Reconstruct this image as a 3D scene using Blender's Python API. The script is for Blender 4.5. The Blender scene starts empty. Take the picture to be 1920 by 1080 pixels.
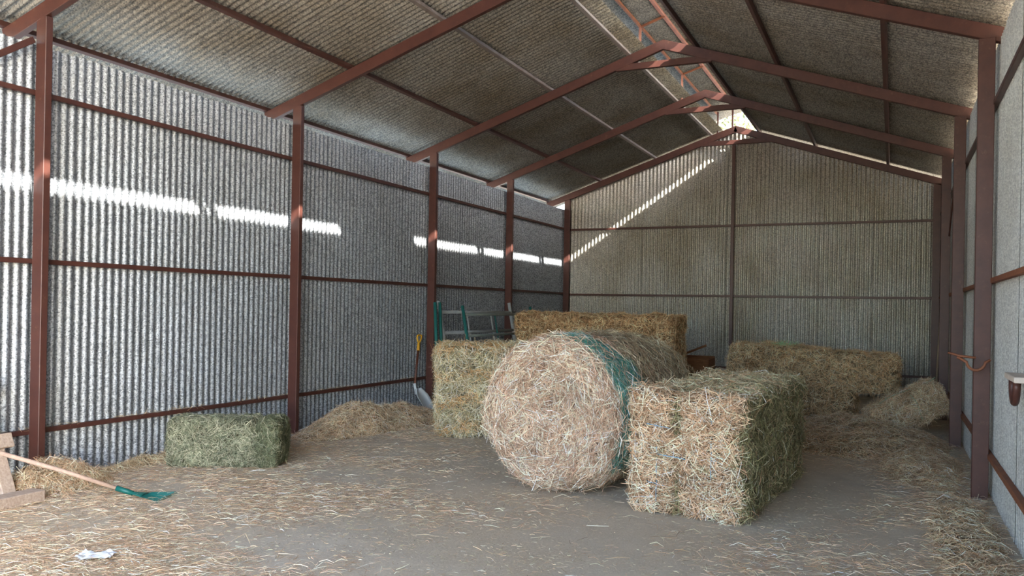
import bpy, bmesh, math, random
import numpy as np
from mathutils import Vector, Matrix, noise

random.seed(7); RNG = np.random.default_rng(11)
scene = bpy.context.scene
COL = scene.collection

# ------------------------------------------------------------------ camera
YAW, PITCH, ROLL, CAM_H, F_PX, CY = 0.4447, 0.0018, -0.01825, 1.5, 1500.0, 572.0
fwd = Vector((-math.sin(YAW)*math.cos(PITCH), math.cos(YAW)*math.cos(PITCH), math.sin(PITCH)))
rgt0 = Vector((math.cos(YAW), math.sin(YAW), 0)); dwn0 = fwd.cross(rgt0)
rgt = rgt0*math.cos(ROLL) + dwn0*math.sin(ROLL); dwn = -rgt0*math.sin(ROLL) + dwn0*math.cos(ROLL)
cam_d = bpy.data.cameras.new('camera'); cam = bpy.data.objects.new('camera', cam_d); COL.objects.link(cam)
cam_d.sensor_width = 36.0; cam_d.sensor_fit = 'HORIZONTAL'; cam_d.lens = F_PX/1920*36.0
cam_d.shift_y = (CY-540)/1920
cam_d.clip_start = 0.05; cam_d.clip_end = 500
mw = Matrix.Identity(4)
for i in range(3):
    mw[i][0] = rgt[i]; mw[i][1] = -dwn[i]; mw[i][2] = -fwd[i]
mw[2][3] = CAM_H
cam.matrix_world = mw
scene.camera = cam

# ------------------------------------------------------------------ light
SUN_TRAVEL = Vector((-1.0, 0.46, -0.66)).normalized()
world = bpy.data.worlds.new('world'); scene.world = world; world.use_nodes = True
wn = world.node_tree; wn.nodes.clear()
wo = wn.nodes.new('ShaderNodeOutputWorld'); wb = wn.nodes.new('ShaderNodeBackground'); sk = wn.nodes.new('ShaderNodeTexSky')
sk.sky_type = 'NISHITA'; sk.sun_disc = False
sk.sun_elevation = math.asin(-SUN_TRAVEL.z)
sk.sun_rotation = math.atan2(-SUN_TRAVEL.x, -SUN_TRAVEL.y)
sk.air_density = 1.0; sk.dust_density = 1.5; sk.ozone_density = 1.0
wb.inputs['Strength'].default_value = 0.36
wn.links.new(sk.outputs[0], wb.inputs[0]); wn.links.new(wb.outputs[0], wo.inputs[0])
sun_d = bpy.data.lights.new('sun', 'SUN'); sun = bpy.data.objects.new('sun', sun_d); COL.objects.link(sun)
sun_d.energy = 5.0; sun_d.angle = 0.0095; sun_d.color = (1.0, 0.93, 0.83)
sun.rotation_euler = SUN_TRAVEL.to_track_quat('-Z', 'Y').to_euler(); sun.location = (12, -5, 12)
vs = scene.view_settings
vs.view_transform = 'Standard'; vs.look = 'None'; vs.gamma = 1.0; vs.use_curve_mapping = False
vs.exposure = 2.46

# ------------------------------------------------------------------ dimensions (metres)
XL, XR, XM = -6.30, 0.76, -2.77          # side walls, ridge
YB, YF = 15.72, -1.3                     # back wall, open front
SLOPE, APEX = 0.342, 4.97                 # rafter centre line
PITCH_C = 0.076
def zc(x): return APEX - SLOPE*abs(x-XM)
ANG = math.atan(SLOPE)

# ------------------------------------------------------------------ materials
def lin(r, g, b):
    f = lambda c: (c/255/12.92) if c/255 <= 0.04045 else ((c/255+0.055)/1.055)**2.4
    return (f(r), f(g), f(b), 1.0)
class NT:
    def __init__(s, name):
        s.m = bpy.data.materials.new(name); s.m.use_nodes = True; s.t = s.m.node_tree; s.t.nodes.clear()
        s.out = s.n('OutputMaterial'); s.b = s.n('BsdfPrincipled'); s.l(s.b.outputs[0], s.out.inputs[0])
    def n(s, k, **kw):
        x = s.t.nodes.new('ShaderNode'+k)
        for a, v in kw.items(): setattr(x, a, v)
        return x
    def l(s, a, b): s.t.links.new(a, b)
    def coord(s, scale=(1,1,1), kind='pos', rot=(0,0,0)):
        if kind == 'pos': o = s.n('NewGeometry').outputs['Position']
        else: o = s.n('TexCoord').outputs[kind]
        mp = s.n('Mapping'); mp.inputs['Scale'].default_value = scale; mp.inputs['Rotation'].default_value = rot
        s.l(o, mp.inputs[0]); return mp.outputs[0]
    def noise(s, vec, scale, detail=4, rough=0.55):
        x = s.n('TexNoise'); x.inputs['Scale'].default_value = scale; x.inputs['Detail'].default_value = detail
        x.inputs['Roughness'].default_value = rough; s.l(vec, x.inputs['Vector']); return x.outputs['Fac']
    def vor(s, vec, scale):
        x = s.n('TexVoronoi'); x.inputs['Scale'].default_value = scale; s.l(vec, x.inputs['Vector']); return x
    def ramp(s, fac, stops, interp='LINEAR'):
        x = s.n('ValToRGB'); e = x.color_ramp; e.interpolation = interp
        while len(e.elements) < len(stops): e.elements.new(0.5)
        for q, (p, c) in zip(e.elements, stops): q.position = p; q.color = c
        s.l(fac, x.inputs[0]); return x.outputs[0]
    def mix(s, fac, a, b, mode='MIX'):
        x = s.n('Mix', data_type='RGBA', blend_type=mode)
        for v, i in ((fac, 0), (a, 6), (b, 7)):
            if hasattr(v, 'is_output'): s.l(v, x.inputs[i])
            else: x.inputs[i].default_value = v
        return x.outputs[2]
    def bump(s, h, strength, dist):
        x = s.n('Bump'); x.inputs['Strength'].default_value = strength; x.inputs['Distance'].default_value = dist
        s.l(h, x.inputs['Height']); s.l(x.outputs[0], s.b.inputs['Normal'])
    def set(s, **kw):
        for k, v in kw.items():
            i = s.b.inputs[k]
            if hasattr(v, 'is_output'): s.l(v, i)
            else: i.default_value = v
        return s.m
def g(v): return (v, v, v, 1)

def galvanised(name, lo, hi, dirt, dirt_amt, metallic=0.6, rough=0.42):
    t = NT(name); p = t.coord()
    sp = t.vor(p, 95.0)
    sep = t.n('SeparateColor'); t.l(sp.outputs['Color'], sep.inputs[0])
    fine = t.noise(p, 160.0, 3, 0.7)
    s2 = t.mix(0.5, sep.outputs[0], fine)
    col = t.ramp(s2, [(0.22, lo), (0.78, hi)])
    big = t.noise(p, 0.9, 5, 0.6)
    dm = t.ramp(big, [(0.38, g(0)), (0.70, g(dirt_amt))])
    c = t.mix(dm, col, dirt, 'MULTIPLY')
    rr = t.ramp(s2, [(0.2, g(rough-0.10)), (0.8, g(rough+0.14))])
    t.bump(s2, 0.10, 0.004)
    return t.set(**{'Base Color': c, 'Metallic': metallic, 'Roughness': rr})
M = {}
M['galv_wall'] = galvanised('galvanised_wall', lin(84, 90, 96), lin(192, 199, 208), lin(214, 208, 200), 0.5, 0.5, 0.42)  # same metal as the back sheets, toned darker against the strong front light
M['galv_back'] = galvanised('galvanised_back', g(0.18), lin(222, 219, 210), lin(214, 204, 184), 0.8, 0.6, 0.42)  # toned brighter than the left sheets; weak light at depth is offset in colour
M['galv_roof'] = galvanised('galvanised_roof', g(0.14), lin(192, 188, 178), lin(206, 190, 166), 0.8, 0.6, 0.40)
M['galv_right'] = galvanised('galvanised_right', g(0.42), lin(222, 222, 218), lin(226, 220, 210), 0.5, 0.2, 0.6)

def painted(name, c1, c2, rough=0.5, rust=None):
    t = NT(name); p = t.coord()
    f = t.noise(p, 6.0, 6, 0.65)
    c = t.ramp(f, [(0.3, c1), (0.7, c2)])
    if rust:
        r = t.ramp(t.noise(p, 14.0, 6, 0.7), [(0.60, g(0)), (0.72, g(0.6))]); c = t.mix(r, c, rust)
    t.bump(t.noise(p, 120, 2), 0.08, 0.002)
    return t.set(**{'Base Color': c, 'Roughness': rough})
M['maroon'] = painted('maroon_paint', lin(72, 42, 37), lin(88, 53, 45), 0.45, lin(112, 82, 64))
M['lit_grey_steel'] = painted('lit_look_grey_steel', lin(150, 138, 132), lin(128, 116, 110), 0.5)  # lit look of the two upper left purlins put into the colour
M['rust'] = painted('rusty_steel', lin(150, 92, 60), lin(120, 74, 56), 0.7, lin(176, 140, 110))
M['lit_pink_steel'] = painted('lit_look_pink_steel', lin(172, 122, 108), lin(150, 98, 84), 0.6)  # brightness of the lit cap steel painted in as pink
M['green_paint'] = painted('green_paint', lin(22, 84, 82), lin(30, 98, 92), 0.45)
M['galv_tube'] = painted('galvanised_tube', lin(176, 180, 180), lin(150, 156, 158), 0.4)
M['dull_tube'] = painted('dull_tube', lin(128, 134, 128), lin(104, 112, 108), 0.5)
M['yellow'] = painted('yellow_plastic', lin(222, 170, 48), lin(206, 150, 40), 0.45)
M['shaft'] = painted('brown_shaft', lin(96, 52, 36), lin(78, 40, 28), 0.5)
M['alu'] = painted('pale_scoop', lin(200, 204, 206), lin(176, 182, 186), 0.4)
M['rake_green'] = painted('teal_plastic', lin(20, 108, 98), lin(16, 86, 80), 0.42)
M['paper'] = painted('white_paper', lin(226, 228, 232), lin(206, 210, 216), 0.8)
M['white_paint'] = painted('cream_paint', lin(222, 208, 196), lin(202, 186, 172), 0.6)
M['twine_blue'] = painted('blue_twine', lin(112, 160, 190), lin(140, 178, 200), 0.6)
M['twine_green'] = painted('pale_green_twine', lin(150, 184, 150), lin(130, 166, 140), 0.6)
M['twine_straw'] = painted('straw_twine', lin(206, 190, 150), lin(190, 172, 132), 0.7)
M['wire'] = painted('dark_wire', lin(40, 40, 42), lin(54, 54, 56), 0.5)
M['bark'] = painted('bark', lin(120, 104, 84), lin(90, 76, 60), 0.9)

def wood(name, a, b, scale=(2, 2, 18)):
    t = NT(name); v = t.coord(scale, 'Object')
    f = t.noise(v, 3.0, 6, 0.65); c = t.ramp(f, [(0.25, a), (0.75, b)])
    t.bump(f, 0.35, 0.01); return t.set(**{'Base Color': c, 'Roughness': 0.8})
M['old_wood'] = wood('weathered_wood', lin(150, 128, 112), lin(196, 178, 162), (3, 22, 22))
M['crate_wood'] = wood('brown_wood', lin(112, 72, 46), lin(156, 108, 72), (3, 20, 20))
M['handle_wood'] = wood('pale_wood', lin(172, 140, 122), lin(200, 172, 152), (3, 20, 20))
M['board'] = wood('tan_board', lin(140, 120, 98), lin(166, 148, 124), (20, 20, 2))

def straw_body(name, dark, mid, light, scale=(1, 1, 1)):
    t = NT(name); v = t.coord(scale, 'Object')
    a = t.noise(v, 42.0, 6, 0.75); b = t.noise(v, 5.0, 4, 0.6)
    f = t.mix(0.35, a, b)
    c = t.ramp(f, [(0.36, dark), (0.52, mid), (0.66, light)])
    t.bump(a, 0.9, 0.03)
    return t.set(**{'Base Color': c, 'Roughness': 0.9, 'Specular IOR Level': 0.15})
t = NT('straw_strand'); at = t.n('Attribute', attribute_name='Col')
M['strand'] = t.set(**{'Base Color': at.outputs['Color'], 'Roughness': 0.62, 'Specular IOR Level': 0.25})
t = NT('leaf'); at = t.n('Attribute', attribute_name='Col')
M['leaf'] = t.set(**{'Base Color': at.outputs['Color'], 'Roughness': 0.6})

def floor_mat():
    t = NT('dusty_concrete'); p = t.coord()
    big = t.noise(p, 0.55, 6, 0.62); med = t.noise(p, 4.0, 6, 0.7); fine = t.noise(p, 60.0, 5, 0.75)
    stretched = t.noise(t.coord((40, 130, 40), 'pos', (0, 0, 0.5)), 1.0, 5, 0.7)
    base = t.ramp(med, [(0.3, lin(172, 162, 148)), (0.7, lin(202, 191, 174))])
    dusty = t.ramp(fine, [(0.30, lin(168, 150, 128)), (0.68, lin(218, 200, 174))])
    m = t.ramp(big, [(0.40, g(0.12)), (0.62, g(0.75))])
    c = t.mix(m, base, dusty)
    chaff = t.ramp(stretched, [(0.56, g(0)), (0.66, g(0.6))])
    c = t.mix(chaff, c, lin(226, 208, 180))
    t.bump(fine, 0.35, 0.01)
    return t.set(**{'Base Color': c, 'Roughness': 0.85, 'Specular IOR Level': 0.25})
M['floor'] = floor_mat()
t = NT('sandy_ground'); p = t.coord()
M['ground'] = t.set(**{'Base Color': t.ramp(t.noise(p, 0.6, 6, 0.6), [(0.3, lin(176, 158, 132)), (0.7, lin(204, 188, 162))]), 'Roughness': 0.95})

# ------------------------------------------------------------------ helpers
def link(o, parent=None):
    COL.objects.link(o)
    if parent is not None: o.parent = parent
    return o
def mesh_obj(name, me, mat, parent=None):
    if mat is not None and len(me.materials) == 0: me.materials.append(mat)
    return link(bpy.data.objects.new(name, me), parent)
def empty(name, loc=(0, 0, 0), rz=0.0):
    o = bpy.data.objects.new(name, None); o.location = loc; o.rotation_euler = (0, 0, rz); o.empty_display_size = 0.1
    return link(o)
def tag(o, label=None, cat=None, group=None, kind=None):
    if label: o['label'] = label
    if cat: o['category'] = cat
    if group: o['group'] = group
    if kind: o['kind'] = kind
    return o
def pydata(name, v, f, smooth=False):
    me = bpy.data.meshes.new(name); me.from_pydata([tuple(q) for q in v], [], f); me.update()
    if smooth:
        for p in me.polygons: p.use_smooth = True
    return me
def bm_mesh(name, bm, smooth=False):
    me = bpy.data.meshes.new(name); bm.to_mesh(me); bm.free()
    if smooth:
        for p in me.polygons: p.use_smooth = True
    return me
def add_beam(bm, p0, p1, w, h, up=(0, 0, 1), bevel=0.0):
    """box section from p0 to p1: w across, h along 'up'"""
    p0, p1 = Vector(p0), Vector(p1); d = (p1-p0).normalized(); up = Vector(up)
    s = d.cross(up).normalized(); u = s.cross(d).normalized()
    vs_ = []
    for p in (p0, p1):
        for a, b in ((-1, -1), (1, -1), (1, 1), (-1, 1)): vs_.append(bm.verts.new(p + s*(a*w/2) + u*(b*h/2)))
    fs = [bm.faces.new([vs_[i] for i in q]) for q in ((3, 2, 1, 0), (4, 5, 6, 7), (0, 1, 5, 4), (1, 2, 6, 5), (2, 3, 7, 6), (3, 0, 4, 7))]
    if bevel:
        es = {e for f in fs for e in f.edges}
        bmesh.ops.bevel(bm, geom=list(es), offset=bevel, segments=1, affect='EDGES')
def beam(name, p0, p1, w, h, mat, parent=None, up=(0, 0, 1), bevel=0.004):
    bm = bmesh.new(); add_beam(bm, p0, p1, w, h, up, bevel)
    return mesh_obj(name, bm_mesh(name, bm), mat, parent)
def add_tube(bm, pts, r, seg=10, caps=True):
    pts = [Vector(p) for p in pts]; rings = []; ref = None
    rr = r if isinstance(r, (list, tuple)) else [r]*len(pts)
    for i, p in enumerate(pts):
        d = (pts[min(i+1, len(pts)-1)] - pts[max(i-1, 0)]).normalized()
        if ref is None: ref = d.orthogonal().normalized()
        ref = (ref - d*ref.dot(d)).normalized(); b = d.cross(ref)
        rings.append([bm.verts.new(p + (ref*math.cos(a) + b*math.sin(a))*rr[i]) for a in [2*math.pi*k/seg for k in range(seg)]])
    for a, b in zip(rings, rings[1:]):
        for k in range(seg): bm.faces.new((a[k], a[(k+1) % seg], b[(k+1) % seg], b[k]))
    if caps: bm.faces.new(rings[0][::-1]); bm.faces.new(rings[-1])
def tube(name, pts, r, mat, parent=None, seg=10):
    bm = bmesh.new(); add_tube(bm, pts, r, seg)
    return mesh_obj(name, bm_mesh(name, bm, True), mat, parent)

# --- straw strands -------------------------------------------------
def unit(a): return a/np.maximum(np.linalg.norm(a, axis=-1, keepdims=True), 1e-9)
def ribbon_mesh(name, P, D, Nn, L, W, bend, C):
    """one thin bent blade per row: centre P, direction D, surface normal Nn, length L, width W, colour C"""
    n = len(P); L = L[:, None]; W = W[:, None]
    side = unit(np.cross(D, unit(Nn + RNG.normal(0, 0.55, (n, 3)))))
    kink = unit(Nn)*bend[:, None] + side*(RNG.normal(0, 0.10, (n, 1))*L)
    a = P - D*L/2; b = P + kink; c = P + D*L/2
    V = np.empty((n, 6, 3)); V[:, 0] = a - side*W*0.4; V[:, 1] = a + side*W*0.4
    V[:, 2] = b - side*W/2; V[:, 3] = b + side*W/2; V[:, 4] = c - side*W*0.25; V[:, 5] = c + side*W*0.25
    base = (np.arange(n)*6)[:, None]
    F = np.concatenate([base + np.array([0, 1, 3, 2]), base + np.array([2, 3, 5, 4])], 1).reshape(-1)
    me = bpy.data.meshes.new(name)
    me.vertices.add(n*6); me.vertices.foreach_set('co', V.reshape(-1).astype(np.float32))
    me.loops.add(n*8); me.loops.foreach_set('vertex_index', F.astype(np.int32))
    me.polygons.add(n*2); me.polygons.foreach_set('loop_start', (np.arange(n*2)*4).astype(np.int32))
    me.update(calc_edges=True)
    ca = me.attributes.new('Col', 'FLOAT_COLOR', 'POINT')
    cc = np.ones((n, 6, 4), np.float32); cc[:, :, :3] = C[:, None, :]
    ca.data.foreach_set('color', cc.reshape(-1))
    return me
def palette(cols, n, jit=0.18):
    pal = np.array([lin(*c)[:3] for c in cols]); k = RNG.integers(0, len(pal), n)
    return np.clip(pal[k]*1.34*(1 + RNG.normal(0, jit, (n, 1))), 0.01, 0.92)
def tri_arrays(me):
    me.calc_loop_triangles()
    v = np.empty(len(me.vertices)*3); me.vertices.foreach_get('co', v); v = v.reshape(-1, 3)
    t_ = np.empty(len(me.loop_triangles)*3, np.int32); me.loop_triangles.foreach_get('vertices', t_); t_ = t_.reshape(-1, 3)
    return v, t_
def sample(me, n, weight=None):
    v, t_ = tri_arrays(me); a, b, c = v[t_[:, 0]], v[t_[:, 1]], v[t_[:, 2]]
    nn = np.cross(b-a, c-a); ar = np.linalg.norm(nn, axis=1)
    w = ar if weight is None else ar*weight((a+b+c)/3, unit(nn))
    k = RNG.choice(len(t_), n, p=w/w.sum())
    r1, r2 = np.sqrt(RNG.random((n, 1))), RNG.random((n, 1))
    return a[k]*(1-r1) + b[k]*r1*(1-r2) + c[k]*r1*r2, unit(nn[k])
def fur(name, me, n, colfun, parent, lmin=0.05, lmax=0.16, wmin=0.0020, wmax=0.0048, pref=None, stick=0.25, lift=0.006, weight=None):
    P, N_ = sample(me, n, weight)
    D = RNG.normal(0, 1, (n, 3))
    if pref is not None: D = D*pref[1] + pref[0](P, N_)
    D = unit(D - N_*(D*N_).sum(1, keepdims=True))
    D = unit(D + N_*RNG.normal(0, stick, (n, 1)))
    L = lmin + (lmax-lmin)*RNG.random(n)**1.7; W = wmin + (wmax-wmin)*RNG.random(n)
    P = P + N_*(lift*RNG.random((n, 1)))
    C = colfun(P, N_)
    cl = np.array([noise.noise(Vector(q)*5.0) + 0.6*noise.noise(Vector(q)*14.0) for q in P])
    C = np.clip(C*(1 + 0.34*cl)[:, None], 0.01, 0.92)
    rm = ribbon_mesh(name, P, D, N_, L, W, L*RNG.uniform(-0.02, 0.14, n), C)
    o = mesh_obj(name, rm, M['strand'], parent); o['kind'] = 'stuff'
    return o
def fb(p, s, seed): return noise.fractal(Vector((p[0]*s+seed*7.3, p[1]*s-seed*3.1, p[2]*s+seed*1.7)), 0.9, 2.1, 4)

def box_body(name, L, W, H, seed, res=0.045, rnd=0.06, amp=0.022, flakes=0, sag=0.0, fun=None):
    """soft block, L along x, W along y, H up from z = 0"""
    nx, ny, nz = max(4, int(L/res)), max(4, int(W/res)), max(4, int(H/res))
    idx = {}; V = []; F = []
    def vid(i, j, k):
        q = (i, j, k)
        if q not in idx:
            x, y, z = L*(i/nx-0.5), W*(j/ny-0.5), H*(k/nz-0.5)
            cx, cy, cz = (max(-s/2+rnd, min(s/2-rnd, c)) for s, c in ((L, x), (W, y), (H, z)))
            d = Vector((x-cx, y-cy, z-cz)); p = Vector((cx, cy, cz))
            if d.length > 1e-6: d.normalize(); p = p + d*rnd
            nrm = d if d.length > 0.5 else Vector((0, 0, 1))
            a = amp*(fb(p, 3.0, seed) + 0.55*fb(p, 11.0, seed+3))
            if flakes: a -= 0.020*math.exp(-(((x/L+0.5)*flakes) % 1.0 - 0.5)**2/0.004)
            p = p + nrm*a
            if sag: p.z -= sag*(abs(x)/(L/2))**2*(0.5+z/H)
            if fun: p = fun(p)
            p.z += H/2
            if p.z < 0.0: p.z = 0.0 + 0.02*p.z
            idx[q] = len(V); V.append(p)
        return idx[q]
    for A, B, Cc, fx in ((nx, ny, nz, lambda i, j, k: (i, j, k)), (ny, nz, nx, lambda i, j, k: (k, i, j)), (nz, nx, ny, lambda i, j, k: (j, k, i))):
        for k, flip in ((0, True), (Cc, False)):
            for i in range(A):
                for j in range(B):
                    q = [vid(*fx(i, j, k)), vid(*fx(i+1, j, k)), vid(*fx(i+1, j+1, k)), vid(*fx(i, j+1, k))]
                    F.append(q[::-1] if flip else q)
    return pydata(name, V, F, True)

# ------------------------------------------------------------------ corrugated sheets
def corrugated(name, waves, y0, y1, amp=0.0125, seg=8, y0f=None, y1f=None, rows=1):
    """sheet in local x (across the waves) and y (along them); z is the profile"""
    n = waves*seg; V = []; F = []
    for i in range(n+1):
        x = i*PITCH_C/seg; z = amp*math.cos(2*math.pi*i/seg)
        a = y0f(x) if y0f else y0; b = y1f(x) if y1f else y1
        for r in range(rows+1): V.append((x, a+(b-a)*r/rows, z))
    for i in range(n):
        for r in range(rows):
            a = i*(rows+1)+r; F.append((a, a+rows+1, a+rows+2, a+1))
    return pydata(name, V, F, True)
WAVES = 11; SW = WAVES*PITCH_C
def place(o, origin, ex, ey):
    ex, ey = Vector(ex), Vector(ey); ez = ex.cross(ey); m = Matrix.Identity(4)
    for i in range(3): m[i][0], m[i][1], m[i][2], m[i][3] = ex[i], ey[i], ez[i], origin[i]
    o.matrix_local = m
    return o

# floor and the ground outside
def build_floor():
    nx, ny = 64, 130; V = []; F = []
    for j in range(ny+1):
        for i in range(nx+1):
            x = XL-0.35 + (XR-XL+0.7)*i/nx; y = YF-0.4 + (YB-YF+0.8)*j/ny
            V.append((x, y, 0.010*noise.noise(Vector((x*0.9, y*0.9, 3.1)))))
    for j in range(ny):
        for i in range(nx):
            a = j*(nx+1)+i; F.append((a, a+1, a+nx+2, a+nx+1))
    o = mesh_obj('floor', pydata('floor', V, F, True), M['floor'])
    tag(o, 'dusty concrete barn floor strewn with straw', kind='structure')
build_floor()
gr = mesh_obj('ground', pydata('ground', [(-90, -90, -0.06), (90, -90, -0.06), (90, 110, -0.06), (-90, 110, -0.06)], [(0, 1, 2, 3)]), M['ground'])
tag(gr, 'pale sandy ground outside the barn', kind='structure')

# side walls
def side_wall(name, x, inward, top, mat, zs, label):
    w = tag(empty(name, (x, YF, 0)), label, kind='structure')
    n = int(math.ceil((YB-YF)/SW)); me = corrugated('sheet', WAVES+1, -0.05, top); me.materials.append(mat)
    for k in range(n):
        o = link(bpy.data.objects.new('sheet', me), w)
        dz = 0.012*random.random(); off = 0.0035 if k % 2 else 0.0
        if inward > 0: place(o, (off, k*SW-0.038, dz), (0, 1, 0), (0, 0, 1))
        else: place(o, (-off, (k+1)*SW+0.038, dz), (0, -1, 0), (0, 0, 1))
    for z in zs:
        beam('girt', (inward*0.035, 0, z), (inward*0.035, YB-YF-0.05, z), 0.042, 0.040, M['maroon'] if name == 'wall_left' else M['rust'] if z < 3 else M['maroon'], w, bevel=0.003)
    return w
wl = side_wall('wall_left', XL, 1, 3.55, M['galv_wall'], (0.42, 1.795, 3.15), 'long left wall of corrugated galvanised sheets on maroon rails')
wr = side_wall('wall_right', XR, -1, 3.74, M['galv_right'], (0.36, 1.78, 3.22), 'right wall of grey corrugated sheets seen at a grazing angle')

# back wall: lower sheets, upper gable sheets lapped behind them, two rails and a middle post
def back_wall():
    w = tag(empty('wall_back', (XL, YB, 0)), 'back gable wall of corrugated sheets in two tiers with a middle post', kind='structure')
    W_ = XR-XL; n = int(math.ceil(W_/SW))
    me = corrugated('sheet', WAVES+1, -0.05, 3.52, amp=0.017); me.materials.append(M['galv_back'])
    x = 0.02
    while x < W_-0.02:
        wv = min(WAVES, int((W_-x)/PITCH_C)+1)
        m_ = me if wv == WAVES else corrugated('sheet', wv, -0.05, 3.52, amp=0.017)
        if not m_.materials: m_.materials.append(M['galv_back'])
        place(link(bpy.data.objects.new('sheet', m_), w), (x, 0.003*(int(round(x/SW)) % 2), 0.02*random.random()), (1, 0, 0), (0, 0, 1))
        x0 = x; wtop = min(WAVES+1, int((W_-x)/PITCH_C)+1)
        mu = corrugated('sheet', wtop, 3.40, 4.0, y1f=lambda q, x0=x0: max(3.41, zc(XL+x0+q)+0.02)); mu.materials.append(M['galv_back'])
        place(link(bpy.data.objects.new('sheet', mu), w), (x, 0.022+0.003*(int(round(x/SW)) % 2), 0), (1, 0, 0), (0, 0, 1))
        x += SW
    for z in (0.40, 1.775, 3.13):
        beam('girt', (0.05, -0.039, z), (W_-0.05, -0.039, z), 0.042, 0.040, M['maroon'], w, bevel=0.003)
    beam('post', (XM-XL-0.03, -0.085, 0), (XM-XL-0.03, -0.085, 4.70), 0.06, 0.06, M['maroon'], w, up=(0, 1, 0))
    return w
wb_ = back_wall()

# roof
ROOF_OFF = 0.064 + 0.05 + 0.019          # rafter half depth + purlin + half wave
def roof(name, side, label):
    w = tag(empty(name, (XM, YF, APEX + ROOF_OFF)), label, kind='structure')
    n = int(math.ceil((YB+0.12-YF)/SW))
    c, s = math.cos(ANG), math.sin(ANG)
    xa, xb = (0.28, 4.15) if side < 0 else (0.40, 4.15)     # horizontal distances from the ridge: upper and lower edge
    me = corrugated('roof_sheet', WAVES+1, xa/c, xb/c, rows=2, amp=0.018); me.materials.append(M['galv_roof'])
    beam_blocker = corrugated('roof_sheet', WAVES+1, (xa-0.22)/c, (xb-0.22)/c, rows=2, amp=0.018); beam_blocker.materials.append(M['galv_roof'])  # unseen sheets shifted towards the ridge, shaped to interrupt the sun beam
    for k in range(n):
        y = k*SW + 0.12; yw = YF + y
        up = side > 0 and 6.2 < yw < 7.6
        o = link(bpy.data.objects.new('roof_sheet', beam_blocker if up else me), w)
        dz = 0.004*(k % 2)
        ey = (side*c, 0, -s)
        if side < 0: place(o, (0, y, dz), (0, 1, 0), ey)
        else: place(o, (0, y+SW+PITCH_C, dz), (0, -1, 0), ey)
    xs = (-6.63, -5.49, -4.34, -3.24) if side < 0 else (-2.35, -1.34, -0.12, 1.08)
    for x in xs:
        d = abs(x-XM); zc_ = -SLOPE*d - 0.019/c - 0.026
        beam('purlin', (x-XM, 0.15, zc_), (x-XM, YB-YF+0.10, zc_), 0.045, 0.05, M['lit_grey_steel'] if x in (-4.34, -3.24) else M['maroon'], w, up=(-side*-s, 0, c) if side < 0 else (s, 0, c), bevel=0.003)
    return w
roof('ceiling_left', -1, 'left roof slope of corrugated sheets over maroon purlins')
roof('ceiling_right', 1, 'right roof slope of corrugated sheets over maroon purlins')

# raised ridge cap
def ridge_cap():
    w = tag(empty('ceiling_ridge', (XM, YF, 0)), 'raised corrugated ridge cap above the open gap between the roof slopes', kind='structure')
    apx, apz = -2.66, 5.535
    lx, lz = -3.52, 5.275; rx, rz = CAP_R
    n = int(math.ceil((YB+0.12-YF)/SW))
    for (ex, ez, sd) in ((lx, lz, -1), (rx, rz, 1)):
        d = Vector((ex-apx, 0, ez-apz)); L = d.length; d.normalize()
        me = corrugated('cap_sheet', WAVES+1, 0, L); me.materials.append(M['galv_roof'])
        for k in range(n):
            o = link(bpy.data.objects.new('cap_sheet', me), w); y = k*SW+0.1
            if sd < 0: place(o, (apx-XM, y, apz+0.003*(k % 2)), (0, 1, 0), d)
            else: place(o, (apx-XM, y+SW+PITCH_C, apz+0.003*(k % 2)), (0, -1, 0), d)
    pl = (-3.17-XM, 5.345); pr = (-2.83-XM, 5.452)
    beam('purlin', (pl[0], 0.15, pl[1]), (pl[0], YB-YF+0.1, pl[1]), 0.035, 0.035, M['rust'], w)
    beam('purlin', (pr[0]-0.02, 0.15, pr[1]), (pr[0]-0.02, YB-YF+0.1, pr[1]), 0.05, 0.035, M['lit_pink_steel'], w)
    beam('purlin', (pr[0]+0.075, 0.15, pr[1]+0.035), (pr[0]+0.075, YB-YF+0.1, pr[1]+0.035), 0.04, 0.04, M['lit_pink_steel'], w)
    for y in (7.6, 10.55, 12.95):
        yy = y-YF
        beam('strut', (pl[0], yy, zc(-3.17)+0.05), (pl[0], yy, pl[1]), 0.03, 0.03, M['lit_pink_steel'], w, up=(0, 1, 0))
        beam('strut', (pl[0], yy, pl[1]-0.01), (pr[0], yy, pr[1]-0.01), 0.03, 0.03, M['rust'], w)
    yy = YB-YF-0.06
    for x, z1 in ((-3.12, 5.34), (-2.84, 5.42)):
        beam('strut', (x-XM, yy, zc(x)+0.04), (x-XM, yy, z1), 0.035, 0.03, M['maroon'], w, up=(0, 1, 0))
CAP_R = (-2.08, 5.262)
ridge_cap()

# ------------------------------------------------------------------ steel frames
def frame(yl, yr, label, mid_tie=True):
    f = tag(empty('steel_portal', (XM, (yl+yr)/2, 0)), label, 'steel portal', 'maroon steel frames of the barn')
    yat = lambda x: yl + (yr-yl)*(x-XL)/(XR-XL) - (yl+yr)/2
    xl, xr = -6.185, 0.655
    for x in (xl, xr):
        beam('post', (x-XM, yat(x), 0), (x-XM, yat(x), zc(x)-0.05), 0.06, 0.12, M['maroon'], f, up=(1, 0, 0))
    dp = 0.128
    for x0, x1 in ((-6.64, XM), (1.10, XM)):
        beam('rafter', (x0-XM, yat(x0), zc(x0)), (x1-XM + (0.02 if x0 < XM else -0.02), yat(x1), zc(x1)), 0.06, dp*math.cos(ANG), M['maroon'], f)
    ta, tb = -3.40, -2.14
    beam('tie_bar', (ta-XM, yat(ta), 4.715), (tb-XM, yat(tb), 4.715), 0.056, 0.085, M['maroon'], f)
    return f
frame(4.16, 4.50, 'nearest maroon steel frame, its post beside the leaning pallet')
frame(7.20, 7.52, 'maroon steel frame whose left post stands behind the small green bale')
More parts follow.
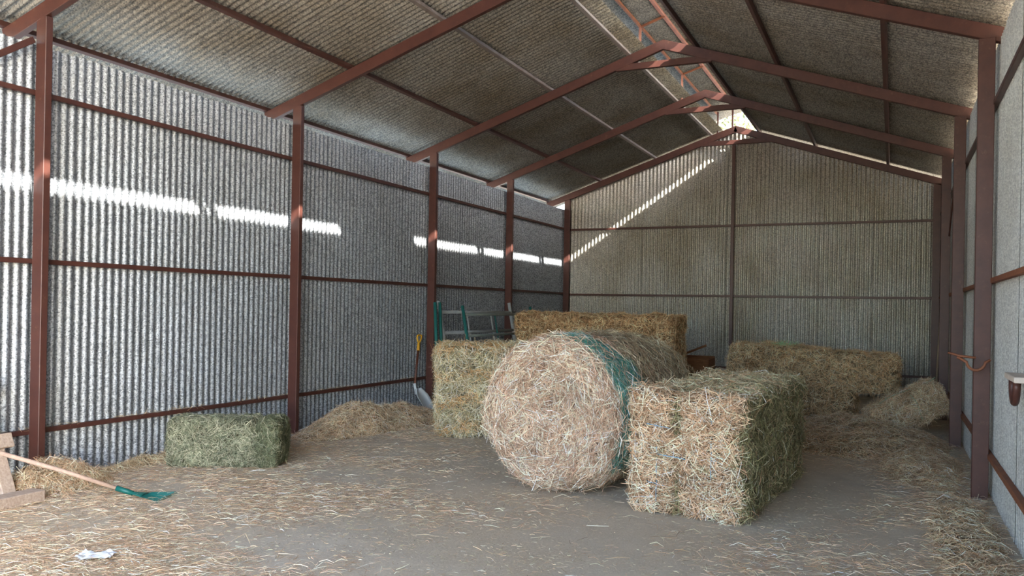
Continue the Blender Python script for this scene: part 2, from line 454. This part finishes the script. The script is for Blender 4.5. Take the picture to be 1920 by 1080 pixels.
frame(10.20, 10.36, 'maroon steel frame whose left post stands between shovel and stacked gates')
frame(12.83, 12.90, 'maroon steel frame just in front of the back gable frame')
frame(15.60, 15.60, 'rearmost maroon steel frame standing against the corrugated back wall')
# braces
o = beam('wall_brace', (XL+0.085, 4.10, 3.56), (XL+0.085, 1.4, 1.62), 0.012, 0.05, M['maroon']); tag(o, 'slanting maroon brace bar at top left by the nearest post', 'brace')
o = beam('wall_brace', (0.70, 11.2, 3.72), (0.70, 14.15, 1.80), 0.02, 0.05, M['maroon']); tag(o, 'slanting maroon brace bar on the right wall between far posts', 'brace')

# ------------------------------------------------------------------ bales
TAN = [(208, 174, 142), (190, 154, 122), (224, 196, 166), (170, 134, 104), (238, 216, 190), (140, 108, 80)]
PINK = [(206, 176, 150), (188, 156, 132), (224, 200, 174), (172, 140, 118), (240, 222, 198), (150, 120, 98)]
GREEN = [(128, 124, 88), (110, 108, 76), (150, 142, 106), (94, 92, 64), (172, 162, 126)]
HAYGREEN = [(148, 144, 110), (132, 130, 98), (172, 164, 130), (116, 114, 84), (194, 184, 152)]
BROWN = [(198, 156, 112), (178, 136, 94), (214, 176, 132), (154, 114, 78), (226, 194, 154)]
PALE = [(194, 180, 146), (214, 202, 174), (172, 160, 124), (146, 138, 102), (228, 218, 196), (202, 174, 134)]
DULL = [(190, 164, 128), (168, 142, 108), (206, 182, 148), (146, 122, 92), (222, 202, 170)]
GREY = [(170, 156, 128), (148, 136, 112), (188, 176, 148), (128, 116, 94)]
DARKB = [(138, 116, 92), (118, 98, 78), (158, 136, 110), (98, 80, 62)]
def body_mat(name, pal, k=0.8):
    p = sorted(pal, key=sum); f = lambda c, q: lin(*[v*q for v in c])
    return straw_body(name, f(p[0], 0.55*k), f(p[len(p)//2], 0.85*k), f(p[-2], k))
M['b_tan'] = body_mat('straw_tan', TAN); M['b_pink'] = body_mat('straw_pink', PINK); M['b_green'] = body_mat('hay_green', HAYGREEN, 0.68)
M['b_brown'] = body_mat('straw_brown', BROWN); M['b_pale'] = body_mat('straw_pale', PALE); M['b_dull'] = body_mat('straw_dull', DULL)

def flat(pal, jit=0.2): return lambda P, N_: palette(pal, len(P), jit)
def bale(name, label, loc, rz, L, W, H, n, mat, colfun, seed, group=None, rx=0, ry=0, cat='hay bale', **kw):
    fk = {k: kw.pop(k) for k in ('lmin', 'lmax', 'pref', 'stick', 'wmin', 'wmax') if k in kw}
    e = empty(name, loc); e.rotation_euler = (rx, ry, rz); tag(e, label, cat, group)
    me = box_body('body', L, W, H, seed, **kw); b = mesh_obj('body', me, mat, e)
    fur('loose_straw', me, n, colfun, e, weight=lambda c, nn: np.where(nn[:, 2] < -0.6, 0.05, 1.0), **fk)
    return e

# large square bale, length along local x (pointing to the back)
def sq_col(P, N_):
    c = palette(TAN, len(P), 0.2); gr_ = palette(GREEN, len(P), 0.25); gy = palette(HAYGREEN+DULL, len(P), 0.2)
    side = (N_[:, 1] < -0.55); top = (N_[:, 2] > 0.6) & (P[:, 0] > -0.78)
    c = np.where((side & (RNG.random(len(P)) < 0.88))[:, None], gr_, c)  # side is greener hay, and its shade is painted in by darker tones
    return np.where((top & (RNG.random(len(P)) < 0.75))[:, None], gy, c)
def sqfun(p):
    # crease between two flakes on the end face, dip in the front top edge
    if p.x < -0.85: p.x += 0.05*math.exp(-((p.y-0.03)/0.035)**2)
    if p.z > 0.30: p.z -= 0.05*math.exp(-((p.y-0.06)/0.09)**2)*math.exp(-((p.x+0.9)/0.5)**2)
    return p
d_ang = math.atan2(2.16, 0.20)
dx, dy = math.cos(d_ang), math.sin(d_ang)
sqL, sqW, sqH = 2.0, 0.83, 0.90
cx = -1.75 + dx*sqL/2 + dy*sqW/2; cy = 5.76 + dy*sqL/2 - dx*sqW/2
sq = bale('square_bale', 'big square straw bale with green side beside the round bale', (cx, cy, 0), d_ang, sqL, sqW, sqH, 44000, M['b_tan'], sq_col, 3,
          res=0.04, rnd=0.07, amp=0.040, lmin=0.05, lmax=0.22, stick=0.26, fun=sqfun, wmin=0.0022, wmax=0.0055, pref=(lambda P, N_: np.tile(np.array([0.25, 1.0, 0.0]), (len(P), 1))*RNG.normal(0, 1, (len(P), 1)), 0.8))
for yy, z0, z1 in ((0.20, 0.10, 0.50), (-0.20, 0.30, 0.72)):
    tube('twine', [(-sqL/2-0.018-0.01*math.sin(9*k), yy, z0+(z1-z0)*k/5) for k in range(6)], 0.0025, M['twine_blue'], sq, 6)
for z, a, b in ((0.66, 0.28, 0.10), (0.45, 0.26, -0.02), (0.24, 0.28, 0.14)):
    tube('twine', [(-sqL/2-0.016-0.012*math.sin(3*k+z*20), a+(b-a)*k/4, z-0.02*k/4) for k in range(5)], 0.003, M['twine_blue'], sq, 6)

# small green bale on the left
SAGE = [(120, 122, 98), (104, 108, 86), (142, 140, 116), (88, 92, 72), (164, 158, 134)]
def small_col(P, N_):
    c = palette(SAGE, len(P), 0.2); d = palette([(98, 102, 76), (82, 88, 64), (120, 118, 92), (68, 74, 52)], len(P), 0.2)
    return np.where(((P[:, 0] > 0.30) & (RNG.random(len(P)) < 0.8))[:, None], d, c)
def smallfun(p):
    # crease where one flake has come loose at the right end
    k = math.exp(-((p.x-0.29)/0.03)**2)
    p.y *= 1-0.14*k; p.z -= 0.05*k*(0.5+p.z/0.43)
    return p
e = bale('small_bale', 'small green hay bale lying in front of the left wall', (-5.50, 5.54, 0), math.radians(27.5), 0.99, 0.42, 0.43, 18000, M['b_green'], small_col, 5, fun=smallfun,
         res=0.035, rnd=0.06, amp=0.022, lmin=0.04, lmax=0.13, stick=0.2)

# tall pale bale behind the round bale
def pale_col(P, N_):
    c = palette(PALE, len(P), 0.18)
    band = np.sin(P[:, 2]*21 + 1.5*np.sin(P[:, 0]*4)) > 0.55
    oc = palette([(198, 150, 98), (182, 136, 88), (206, 168, 120)], len(P), 0.15)
    return np.where((band & (RNG.random(len(P)) < 0.45))[:, None], oc, c)
ang = math.radians(33)
bale('square_bale', 'tall pale yellow straw bale left of the round bale', (-4.59+0.8*math.cos(ang)-0.45*math.sin(ang), 7.80+0.8*math.sin(ang)+0.45*math.cos(ang), 0), ang, 1.6, 0.9, 1.02, 30000, M['b_pale'], pale_col, 8,
     amp=0.04, lmin=0.06, lmax=0.24, wmin=0.002, wmax=0.005, stick=0.42)

# brown bales at the back, one on the other
bale('long_bale', 'long brown straw bale on top of the stack at the back', (-3.82, 10.92, 0.66), -0.03, 2.36, 0.66, 0.74, 26000, M['b_brown'], flat(BROWN), 12, 'brown bales stacked at the back',
     flakes=5, amp=0.05, lmin=0.05, lmax=0.15, wmin=0.002, wmax=0.004)
bale('long_bale', 'dark brown straw bale carrying the long brown bale', (-3.68, 11.0, 0), 0.03, 2.3, 0.75, 0.69, 8000, M['b_brown'], flat(BROWN, 0.25), 14, 'brown bales stacked at the back', amp=0.03, lmin=0.05, lmax=0.16, wmin=0.002, wmax=0.004)

# bales back right
def sagfun(p):
    p.z += -0.05*(p.x/1.1) - 0.03*(1 if p.x > 0.5 else 0)*(p.x-0.5)
    return p
lw = bale('long_bale', 'long weathered straw bale with frayed overhanging end at back right', (-1.05, 12.35, 0.40), 0.0, 2.25, 0.72, 0.56, 22000, M['b_dull'], flat(BROWN+DULL), 21, 'weathered bales at back right',
     flakes=4, amp=0.045, fun=sagfun, lmin=0.06, lmax=0.2, wmin=0.002, wmax=0.005, stick=0.4)
tube('twine', [(-0.20+0.05*math.sin(1.3*k), -0.40-0.015*math.sin(2*k), 0.56-0.075*k) for k in range(8)], 0.004, M['twine_straw'], lw, 6)
bale('long_bale', 'lower weathered straw bale under the frayed one at back right', (-1.35, 12.30, 0), 0.03, 1.75, 0.76, 0.45, 12000, M['b_dull'], flat(DULL+BROWN), 23, 'weathered bales at back right',
     amp=0.05, lmin=0.06, lmax=0.22, wmin=0.002, wmax=0.005, stick=0.4)
le = bale('small_bale', 'small straw bale tipped up on one end near the right wall', (0.26, 11.15, 0.12), math.radians(12), 0.90, 0.46, 0.40, 13000, M['b_dull'], flat(DULL+TAN), 27, ry=math.radians(-30),
     amp=0.03, lmin=0.06, lmax=0.2, wmin=0.002, wmax=0.0045, stick=0.35)
tube('twine', [(0.10+0.02*math.sin(k), -0.245, 0.40-0.07*k) for k in range(6)], 0.004, M['twine_green'], le, 6)
tube('twine', [(-0.25+0.12*k, -0.12+0.02*math.sin(2*k), 0.435+0.02*math.sin(k)) for k in range(7)], 0.004, M['twine_green'], le, 6)

# round bales: axis along local x (towards the back)
def round_body(name, R, L, seed, hollow=0.20, ground=True):
    V = []; F = []; nth = 88
    prof = [(0.0, hollow)] + [(R*q, hollow*max(0.0, 1-q*2.6)) for q in (0.08, 0.16, 0.25, 0.34, 0.43, 0.52, 0.61, 0.70, 0.78, 0.85)]
    prof += [(R-0.075, 0.022), (R-0.045, 0.048), (R-0.02, 0.085), (R-0.004, 0.13)]
    nl = 20
    prof += [(R, 0.13+(L-0.21)*k/nl) for k in range(1, nl+1)] + [(R-0.03, L-0.03), (R-0.08, L), (R*0.6, L), (R*0.3, L), (0.0, L)]
    for (r, x) in prof:
        for k in range(nth):
            a = 2*math.pi*k/nth; y, z = r*math.cos(a), r*math.sin(a); sh = max(0.0, 1-r/R)*0.10 if x < L/2 else 0.0; z += sh; y += 0.3*sh
            p = Vector((x, y, z)); q = 0.020*fb(p, 3.2, seed) + 0.014*fb(p, 10.0, seed+2)
            on_side = r > R-0.03
            if on_side: sc = (r+q)/max(r, 1e-6); y *= sc; z *= sc
            else: x2 = x + (-q*2.8 if x < L/2 else q); p.x = x2
            zz = z + R
            if ground and zz < 0.05: zz = 0.05 - (0.05-zz)*0.75
            V.append((p.x, y, zz))
    for i in range(len(prof)-1):
        for k in range(nth):
            a = i*nth+k; b = i*nth+(k+1) % nth; F.append((a, b, b+nth, a+nth))
    bm = bmesh.new(); me = pydata(name, V, F, True); bm.from_mesh(me)
    bmesh.ops.remove_doubles(bm, verts=bm.verts, dist=1e-4); bmesh.ops.recalc_face_normals(bm, faces=bm.faces)
    bm.to_mesh(me); bm.free()
    for p_ in me.polygons: p_.use_smooth = True
    return me
def swirl(R):
    def f(P, N_):
        y, z = P[:, 1], P[:, 2]-R; r = np.hypot(y, z)[:, None] + 1e-6
        tn = np.stack([np.zeros_like(y), -z, y], 1)/r
        return tn*np.where(RNG.random(len(P)) < 0.5, 1, -1)[:, None]*np.clip(r/R*2.6, 0.3, 3.0)
    return f
def round_bale(label, loc, rz, R, L, seed, n, colfun, mat, grp):
    e = tag(empty('round_bale', loc, rz), label, 'hay bale', grp)
    me = round_body('body', R, L, seed); mesh_obj('body', me, mat, e)
    fur('loose_straw', me, n, colfun, e, 0.07, 0.30, 0.0022, 0.0058, (swirl(R), 1.35), 0.20, weight=lambda c, nn: np.where((c[:, 0] > L-0.05) | (nn[:, 2] < -0.85), 0.1, np.where((c[:, 0] > 0.09) & (c[:, 0] < 0.45), 0.6, 1.0)))
    return e, me
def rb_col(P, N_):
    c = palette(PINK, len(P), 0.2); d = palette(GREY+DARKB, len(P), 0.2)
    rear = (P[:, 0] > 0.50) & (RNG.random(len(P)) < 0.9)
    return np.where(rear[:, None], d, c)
R1 = 0.625; ax = math.atan2(0.99, 0.14)
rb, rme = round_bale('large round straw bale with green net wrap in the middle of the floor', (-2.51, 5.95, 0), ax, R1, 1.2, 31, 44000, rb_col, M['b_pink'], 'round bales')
# green net: long fine threads running round the bale
def net(e, me, R, x0, x1, n):
    P, N_ = sample(me, n, lambda c, nn: np.where((c[:, 0] > x0) & (c[:, 0] < x1 + 0.10*np.sin(c[:, 2]*9)) & (c[:, 2] > 0.25) & (c[:, 1] < 0.02 + 0.1*np.sin(c[:, 0]*17)) & (np.hypot(c[:, 1], c[:, 2]-R) > R-0.06), 1.0, 0.0) + 1e-12)
    th = swirl(R)(P, N_); D = unit(th + np.array([1.0, 0, 0])*RNG.normal(0, 0.55, (n, 1)))
    D = unit(D - N_*(D*N_).sum(1, keepdims=True))
    L = RNG.uniform(0.06, 0.16, n); W = RNG.uniform(0.0016, 0.003, n)
    C = palette([(58, 118, 102), (76, 134, 116), (98, 146, 134), (44, 96, 84), (100, 138, 146)], n, 0.15)
    o = mesh_obj('net_wrap', ribbon_mesh('net_wrap', P + N_*RNG.uniform(0.008, 0.03, (n, 1)), D, N_, L, W, L*0.03, C), M['strand'], e); o['kind'] = 'stuff'
    o['label'] = 'green plastic net wrap'
net(rb, rme, R1, 0.10, 0.50, 7500)
round_bale('second round bale mostly hidden behind the one with green net', (-2.66, 7.30, 0), ax-0.02, 0.60, 1.2, 37, 16000, flat(GREY+DULL), M['b_dull'], 'round bales')

# ------------------------------------------------------------------ straw heaps and litter
def heap(label, cx, cy, rx, ry, h, n, pal, seed, rz=0.0, mat='b_dull', lmax=0.2):
    nx = 40; V = []; F = []
    for j in range(nx+1):
        for i in range(nx+1):
            u, v = 2*i/nx-1, 2*j/nx-1; r2 = u*u+v*v
            q = max(0.0, 1-r2)**1.1
            p = Vector((u*rx, v*ry, 0))
            z = h*q*(1+0.55*fb(p, 1.6, seed)) + 0.03*q*fb(p, 7, seed+1) - 0.006
            V.append((p.x, p.y, max(-0.012, z)))
    for j in range(nx):
        for i in range(nx):
            a = j*(nx+1)+i; u, v = 2*(i+.5)/nx-1, 2*(j+.5)/nx-1
            if u*u+v*v < 1.02: F.append((a, a+1, a+nx+2, a+nx+1))
    e = tag(empty('straw_heap', (cx, cy, 0), rz), label, 'straw', 'loose straw heaps', 'stuff')
    me = pydata('mound', V, F, True); mesh_obj('mound', me, M[mat], e)
    fur('loose_straw', me, n, flat(pal), e, 0.05, lmax, 0.0018, 0.004, None, 0.30, 0.012)
    return e
heap('low heap of loose straw along the left wall behind the green bale', -5.72, 8.2, 0.48, 1.35, 0.27, 16000, DULL+TAN, 46, -0.06)
heap('loose straw heap against the left wall beside the wooden pallet', -5.95, 4.12, 0.27, 0.48, 0.22, 7000, TAN+DULL, 43, -0.1)
heap('wide heap of loose straw in front of the weathered bales', -0.45, 10.3, 1.05, 1.35, 0.20, 22000, DULL+TAN, 45, 0.1)
heap('loose straw heap at the foot of the second right post', 0.28, 8.8, 0.36, 1.1, 0.10, 12000, TAN+DULL, 47, 0.0)
heap('thin drift of loose straw at the foot of the right wall', 0.46, 6.3, 0.22, 1.7, 0.035, 6000, DULL+TAN, 49, 0.0)
heap('straw drift along the left wall behind the rake', -6.12, 5.4, 0.11, 0.9, 0.06, 3500, DULL, 51, 0.0)

def litter():
    n0 = 520000
    x = RNG.uniform(XL+0.02, XR-0.02, n0); y = RNG.uniform(2.2, 13.0, n0)
    G = lambda cx, cy, sx, sy, a: a*np.exp(-((x-cx)/sx)**2-((y-cy)/sy)**2)
    d = 0.05 + G(-4.9, 3.4, 1.6, 1.5, 1.0) + G(-4.3, 5.0, 1.5, 1.1, 0.7) + G(-5.0, 7.2, 1.1, 1.6, 0.40) + G(0.5, 5.6, 0.7, 2.2, 0.8) + G(0.35, 8.6, 0.7, 1.2, 0.6) \
        + G(-0.6, 10.4, 1.5, 1.3, 0.6) + G(-0.5, 5.2, 0.55, 0.7, 0.35) + G(-3.4, 3.0, 0.8, 0.7, 0.35) + G(-6.1, 5.5, 0.3, 2.0, 0.4)
    d = d - G(-0.55, 7.5, 0.55, 0.9, 0.45) - G(-2.0, 4.2, 0.9, 1.3, 0.12)
    cl = np.array([noise.fractal(Vector((a*1.1, b*1.1, 5.0)), 0.8, 2.1, 4) for a, b in zip(x[:n0], y[:n0])])
    d = np.clip(d, 0.015, 1)*np.clip(0.55+1.1*cl, 0.04, 1.6)
    k = RNG.random(n0) < d*0.75
    x, y = x[k], y[k]; n = len(x)
    P = np.stack([x, y, RNG.uniform(0.006, 0.022, n)], 1); N_ = np.tile(np.array([0, 0, 1.0]), (n, 1))
    a = RNG.normal(0.35, 0.9, n)
    D = unit(np.stack([np.cos(a), np.sin(a), RNG.normal(0, 0.06, n)], 1))
    L = 0.025 + 0.13*RNG.random(n)**2.4; W = RNG.uniform(0.0015, 0.0036, n)
    o = mesh_obj('straw_litter', ribbon_mesh('straw_litter', P, D, N_, L, W, L*RNG.uniform(0, 0.1, n), palette(TAN+DULL+PINK, n, 0.2)), M['strand'])
    tag(o, 'loose straw scattered over the barn floor', 'straw', kind='stuff')
    # fine chaff
    n = 110000; y = 2.3 + 9.0*RNG.random(n)**1.5; x = RNG.uniform(XL+0.05, XR-0.05, n)
    cl = np.array([noise.fractal(Vector((a*0.9, b*0.9, 9.0)), 0.8, 2.1, 4) for a, b in zip(x, y)])
    bare = np.exp(-((x+0.45)/0.5)**2-((y-7.5)/0.9)**2)
    k = RNG.random(n) < np.clip(0.5+0.9*cl, 0.1, 1)*(1-0.9*bare); x, y = x[k], y[k]; n = len(x)
    P = np.stack([x, y, RNG.uniform(0.008, 0.014, n)], 1); N_ = np.tile(np.array([0, 0, 1.0]), (n, 1)); a = RNG.uniform(0, 6.3, n)
    D = np.stack([np.cos(a), np.sin(a), np.zeros(n)], 1); L = RNG.uniform(0.012, 0.045, n)
    o = mesh_obj('chaff', ribbon_mesh('chaff', P, D, N_, L, RNG.uniform(0.001, 0.0026, n), L*0.03, palette(DULL+HAYGREEN+GREY+TAN, n, 0.25)), M['strand'])
    tag(o, 'fine chaff dusted over the concrete floor', 'chaff', kind='stuff')
litter()

def wisps():
    n = 900; y = RNG.uniform(3.2, 10.1, n); y = y[np.array([noise.noise(Vector((q*2.2, 0, 4))) for q in y]) > -0.05]; n = len(y)
    P = np.stack([np.full(n, XL+0.035)+RNG.normal(0, 0.012, n), y, RNG.uniform(0.437, 0.455, n)], 1)
    D = unit(np.stack([RNG.normal(0, 0.25, n), RNG.normal(0, 1, n), RNG.normal(0, 0.22, n)], 1))
    o = mesh_obj('straw_wisps', ribbon_mesh('straw_wisps', P, D, np.tile(np.array([0, 0, 1.0]), (n, 1)), RNG.uniform(0.03, 0.11, n), RNG.uniform(0.0015, 0.003, n), np.zeros(n), palette(DULL, n, 0.2)), M['strand'])
    tag(o, 'straw wisps lying on the lowest rail of the left wall', 'straw', kind='stuff')
wisps()

# ------------------------------------------------------------------ tools and odds and ends
def shovel():
    e = tag(empty('shovel', (-5.98, 9.70, 0)), 'scoop shovel with yellow grip leaning on the left wall', 'shovel')
    # shaft leans back towards the wall
    z = lambda q: q
    top = Vector((-0.20, 0.16, 0.93)); low = Vector((-0.09, -0.10, 0.36))
    tube('shaft', [low, top], 0.016, M['shaft'], e)
    tube('socket', [Vector((-0.055, -0.10, 0.24)), low+Vector((-0.005, 0, 0.03))], [0.024, 0.020], M['alu'], e)
    bm = bmesh.new(); d = (top-low).normalized(); c = top
    add_tube(bm, [top - d*0.10, top + d*0.02], 0.021)
    a = top + d*0.02; s = Vector((0, 1, 0))
    loop = [a, a+d*0.035+s*0.035, a+d*0.085+s*0.058, a+d*0.12+s*0.05, a+d*0.125, a+d*0.12-s*0.05, a+d*0.085-s*0.058, a+d*0.035-s*0.035, a]
    add_tube(bm, loop, 0.013, 8)
    mesh_obj('grip', bm_mesh('grip', bm, True), M['yellow'], e)
    V = []; F = []; nu, nv = 10, 10
    for j in range(nv+1):
        t_ = j/nv; zc_ = 0.31 - 0.30*t_; xc = -0.075 + 0.16*t_; hw = 0.055 + 0.085*min(1, t_*3.2)
        for i in range(nu+1):
            u = 2*i/nu-1
            V.append((xc + 0.055*abs(u)**3*(1-0.4*t_), -0.10+0.16*t_*0.6 + u*hw, zc_ + 0.02*abs(u)**3))
    for j in range(nv):
        for i in range(nu): a_ = j*(nu+1)+i; F.append((a_, a_+1, a_+nu+2, a_+nu+1))
    b = mesh_obj('scoop', pydata('scoop', V, F, True), M['alu'], e)
    md = b.modifiers.new('thick', 'SOLIDIFY'); md.thickness = 0.004
shovel()

def rake():
    e = tag(empty('leaf_rake', (-5.25, 4.22, 0)), 'leaf rake with wooden handle and green plastic head on the floor', 'rake')
    tube('handle', [(-0.72, -0.52, 0.36), (-0.34, -0.23, 0.20), (-0.02, 0.0, 0.055)], 0.016, M['handle_wood'], e)
    tube('socket', [(-0.045, -0.018, 0.068), (0.07, 0.035, 0.03)], [0.022, 0.018], M['rake_green'], e)
    d = Vector((0.93, 0.36, 0)).normalized(); s = Vector((-d.y, d.x, 0)); o0 = Vector((0.06, 0.03, 0.03))
    bm = bmesh.new(); vv = []
    for j in range(5):
        t_ = j/4
        row = []
        for i in range(9):
            u = 2*i/8-1; row.append(bm.verts.new(o0 + d*(0.11*t_) + s*(u*(0.016+0.055*t_)) + Vector((0, 0, 0.012*(1-u*u)-0.01*t_))))
        vv.append(row)
    for a, b in zip(vv, vv[1:]):
        for i in range(8): bm.faces.new((a[i], a[i+1], b[i+1], b[i]))
    h = mesh_obj('head', bm_mesh('head', bm, True), M['rake_green'], e)
    md = h.modifiers.new('thick', 'SOLIDIFY'); md.thickness = 0.004
    for i in range(18):
        u = 2*i/17-1
        a = o0 + d*0.105 + s*(u*0.068) + Vector((0, 0, -0.004)); b = o0 + d*0.27 + s*(u*0.15) + Vector((0, 0, -0.012)); c = b + d*0.012 + Vector((0, 0, -0.012))
        tube('tine', [a, b, c], 0.0028, M['rake_green'], e, 5)
rake()

def pallet():
    e = tag(empty('wooden_pallet', (-5.80, 3.80, 0)), 'weathered wooden pallet leaning against the left wall', 'pallet')
    lean = Vector((-0.42, 0, 0.86)).normalized(); nrm = Vector((0.86, 0, 0.42)).normalized()
    for yy in (-0.09, -0.55, -1.0):
        beam('stringer', Vector((0, yy, 0.03)), Vector((0, yy, 0.03)) + lean*0.98, 0.10, 0.035, M['old_wood'], e, up=nrm)
    for q in (0.43, 0.88, 0.66):
        if q == 0.66: continue
        c = lean*q + nrm*0.035
        beam('slat', c + Vector((0, 0.02, 0.03)), c + Vector((0, -1.12, 0.03)), 0.03, 0.11, M['old_wood'], e, up=lean)
    beam('block', (0.12, 0.05, 0.045), (0.12, -1.1, 0.045), 0.14, 0.085, M['old_wood'], e)
pallet()

def gate(name, label, y0, y1, xb, xt, ztop, bars, ups, mat, r=0.021, cat='gate', barmat=None):
    e = tag(empty(name, (xb, y0, 0)), label, cat, 'field gates stacked against the left wall')
    P = lambda y, z: ((xt-xb)*z/ztop, y-y0, z)
    for y in (y0, y1):
        tube('upright', [P(y, 0.02), P(y, ztop)], r*1.15, mat, e)
    for z in bars: tube('bar', [P(y0, z), P(y1, z)], r, barmat or mat, e)
    for y in ups: tube('strut', [P(y, bars[-1]), P(y, bars[0])], r*0.55, mat, e, 8)
    return e
gate('field_gate', 'galvanised tubular gate leaning on the left wall behind the pale bale', 9.96, 12.30, -5.62, -5.92, 1.56, (1.40, 1.10, 0.80, 0.5, 0.2), (10.75, 11.55), M['galv_tube'], 0.024)
gate('field_gate', 'gate with green uprights and grey bars in front of the galvanised gate', 10.20, 12.6, -5.38, -5.66, 1.50, (1.37, 1.06, 0.76, 0.46, 0.18), (11.2, 11.95), M['green_paint'], 0.021, barmat=M['dull_tube'])
for k, (yb_, yt_) in enumerate(((9.58, 9.66), (9.72, 9.79))):
    o = tube('steel_pole', [(-5.66, yb_, 0.01), (-5.80, yt_, 1.54)], 0.024, M['green_paint'])
    tag(o, ['green steel pole leaning on the wall, leftmost beside the gates', 'green steel pole between leftmost pole and galvanised gate'][k], 'pole', 'green poles beside the gates')

def crate():
    e = tag(empty('wooden_crate', (-2.88, 13.0, 0)), 'broken brown wooden crate by the back wall', 'crate')
    for z in (0.12, 0.36, 0.62):
        beam('plank', (-0.28, -0.22, z), (0.26, -0.22, z-0.01), 0.025, 0.20, M['crate_wood'], e)
        beam('plank', (0.25, -0.20, z), (0.25, 0.25, z), 0.025, 0.20, M['crate_wood'], e)
        beam('plank', (-0.27, -0.20, z), (-0.27, 0.25, z), 0.025, 0.20, M['crate_wood'], e)
    beam('plank', (-0.28, 0.24, 0.40), (0.26, 0.24, 0.40), 0.025, 0.7, M['crate_wood'], e)
    beam('plank', (-0.22, -0.05, 0.76), (0.16, 0.05, 0.93), 0.10, 0.03, M['crate_wood'], e)
crate()

def paper():
    V = []; F = []; n = 8
    for j in range(n+1):
        for i in range(n+1):
            u, v = i/n-0.5, j/n-0.5
            V.append((u*0.20, v*0.13 + 0.02*math.sin(u*9), 0.016 + 0.028*abs(noise.noise(Vector((u*7, v*7, 1.3)))) ))
    for j in range(n):
        for i in range(n): a = j*(n+1)+i; F.append((a, a+1, a+n+2, a+n+1))
    o = mesh_obj('paper_scrap', pydata('paper_scrap', V, F), M['paper']); o.location = (-4.13, 3.15, 0.004); o.rotation_euler = (0, 0, 0.5)
    tag(o, 'crumpled white paper scrap on the straw in the foreground', 'paper')
paper()

def hook():
    e = tag(empty('iron_hook', (0.60, 7.38, 1.10)), 'curved rusty iron hook on the near right post', 'hook')
    pts = [(-0.13+0.0, -0.03, 0.06)] + [(-0.13+0.065+0.065*-math.cos(a)+0.13-0.065, -0.045, -0.07*math.sin(a)+0.03) for a in np.linspace(0.1, math.pi-0.1, 10)] + [(0.10, -0.03, 0.045)]
    tube('curve', pts, 0.011, M['rust'], e, 8)
    tube('arm', [(-0.19, 0.02, 0.09), (-0.11, -0.03, 0.068), (0.0, -0.035, 0.06)], 0.010, M['rust'], e, 8)
hook()
def bracket():
    e = tag(empty('wall_bracket', (0.72, 5.80, 1.05)), 'cream shelf bracket with maroon curved rest on the right wall', 'bracket')
    beam('shelf', (-0.03, 0.10, 0.075), (-0.03, -0.35, 0.075), 0.10, 0.035, M['white_paint'], e)
    tube('curved_rest', [(-0.045, 0.02-0.10+0.10*math.cos(a), 0.05-0.13*math.sin(a)) for a in np.linspace(0, math.pi, 12)], 0.022, M['maroon'], e, 10)
bracket()
o = beam('wooden_board', (0.62, 14.35, 0.02), (0.67, 13.9, 1.92), 0.09, 0.025, M['board'], None, up=(1, 0, 0)); tag(o, 'tan wooden board leaning upright in the far right corner', 'board')
o = tube('wire', [(0.742, 5.55, 0.33), (0.735, 5.62, 0.20), (0.735, 5.66, 0.07), (0.73, 5.58, 0.02), (0.72, 5.3, 0.015)], 0.004, M['wire'], None, 6); tag(o, 'thin dark wire hanging on the right wall near the floor', 'wire')

# piece of green netting on the back right bale
P = RNG.normal(0, 1, (260, 3))*np.array([0.09, 0.05, 0.02]); P[:, 2] = np.abs(P[:, 2])
D = unit(RNG.normal(0, 1, (260, 3))*np.array([1, .6, .5]))
o = mesh_obj('net_scrap', ribbon_mesh('net_scrap', P, D, np.tile(np.array([0, 0, 1.0]), (260, 1)), RNG.uniform(0.08, 0.2, 260), np.full(260, 0.006), np.zeros(260), palette([(160, 196, 150), (140, 180, 140)], 260, 0.1)), M['strand'])
o.location = (-1.45, 12.3, 0.985); tag(o, 'scrap of pale green netting on the frayed back right bale', 'netting')

# ------------------------------------------------------------------ trees outside, glimpsed under the ridge cap
def tree(label, x, y, zc_, r, n, trunk_r=0.12):
    e = tag(empty('tree', (x, y, 0)), label, 'tree', 'trees behind the barn')
    P = unit(RNG.normal(0, 1, (n, 3)))*(r*RNG.random((n, 1))**0.4)*np.array([1, 1, 1.1]) + np.array([0, 0, zc_])
    D = unit(RNG.normal(0, 1, (n, 3)))
    C = palette([(128, 132, 96), (150, 150, 116), (100, 108, 76), (176, 172, 140)], n, 0.2)
    mesh_obj('foliage', ribbon_mesh('foliage', P, D, unit(RNG.normal(0, 1, (n, 3))), RNG.uniform(0.12, 0.26, n), RNG.uniform(0.05, 0.1, n), np.zeros(n), C), M['leaf'], e)['kind'] = 'stuff'
    tube('trunk', [(0, 0, -0.05), (0.05, 0.03, zc_*0.5), (0.0, 0.1, zc_)], [trunk_r, trunk_r*0.8, trunk_r*0.4], M['bark'], e)
tree('sunlit tree glimpsed through the gap under the ridge cap', -4.75, 26, 6.9, 1.1, 1500)
tree('tree glimpsed through the slit above the right end rafter', -2.2, 27, 6.1, 1.5, 3500)
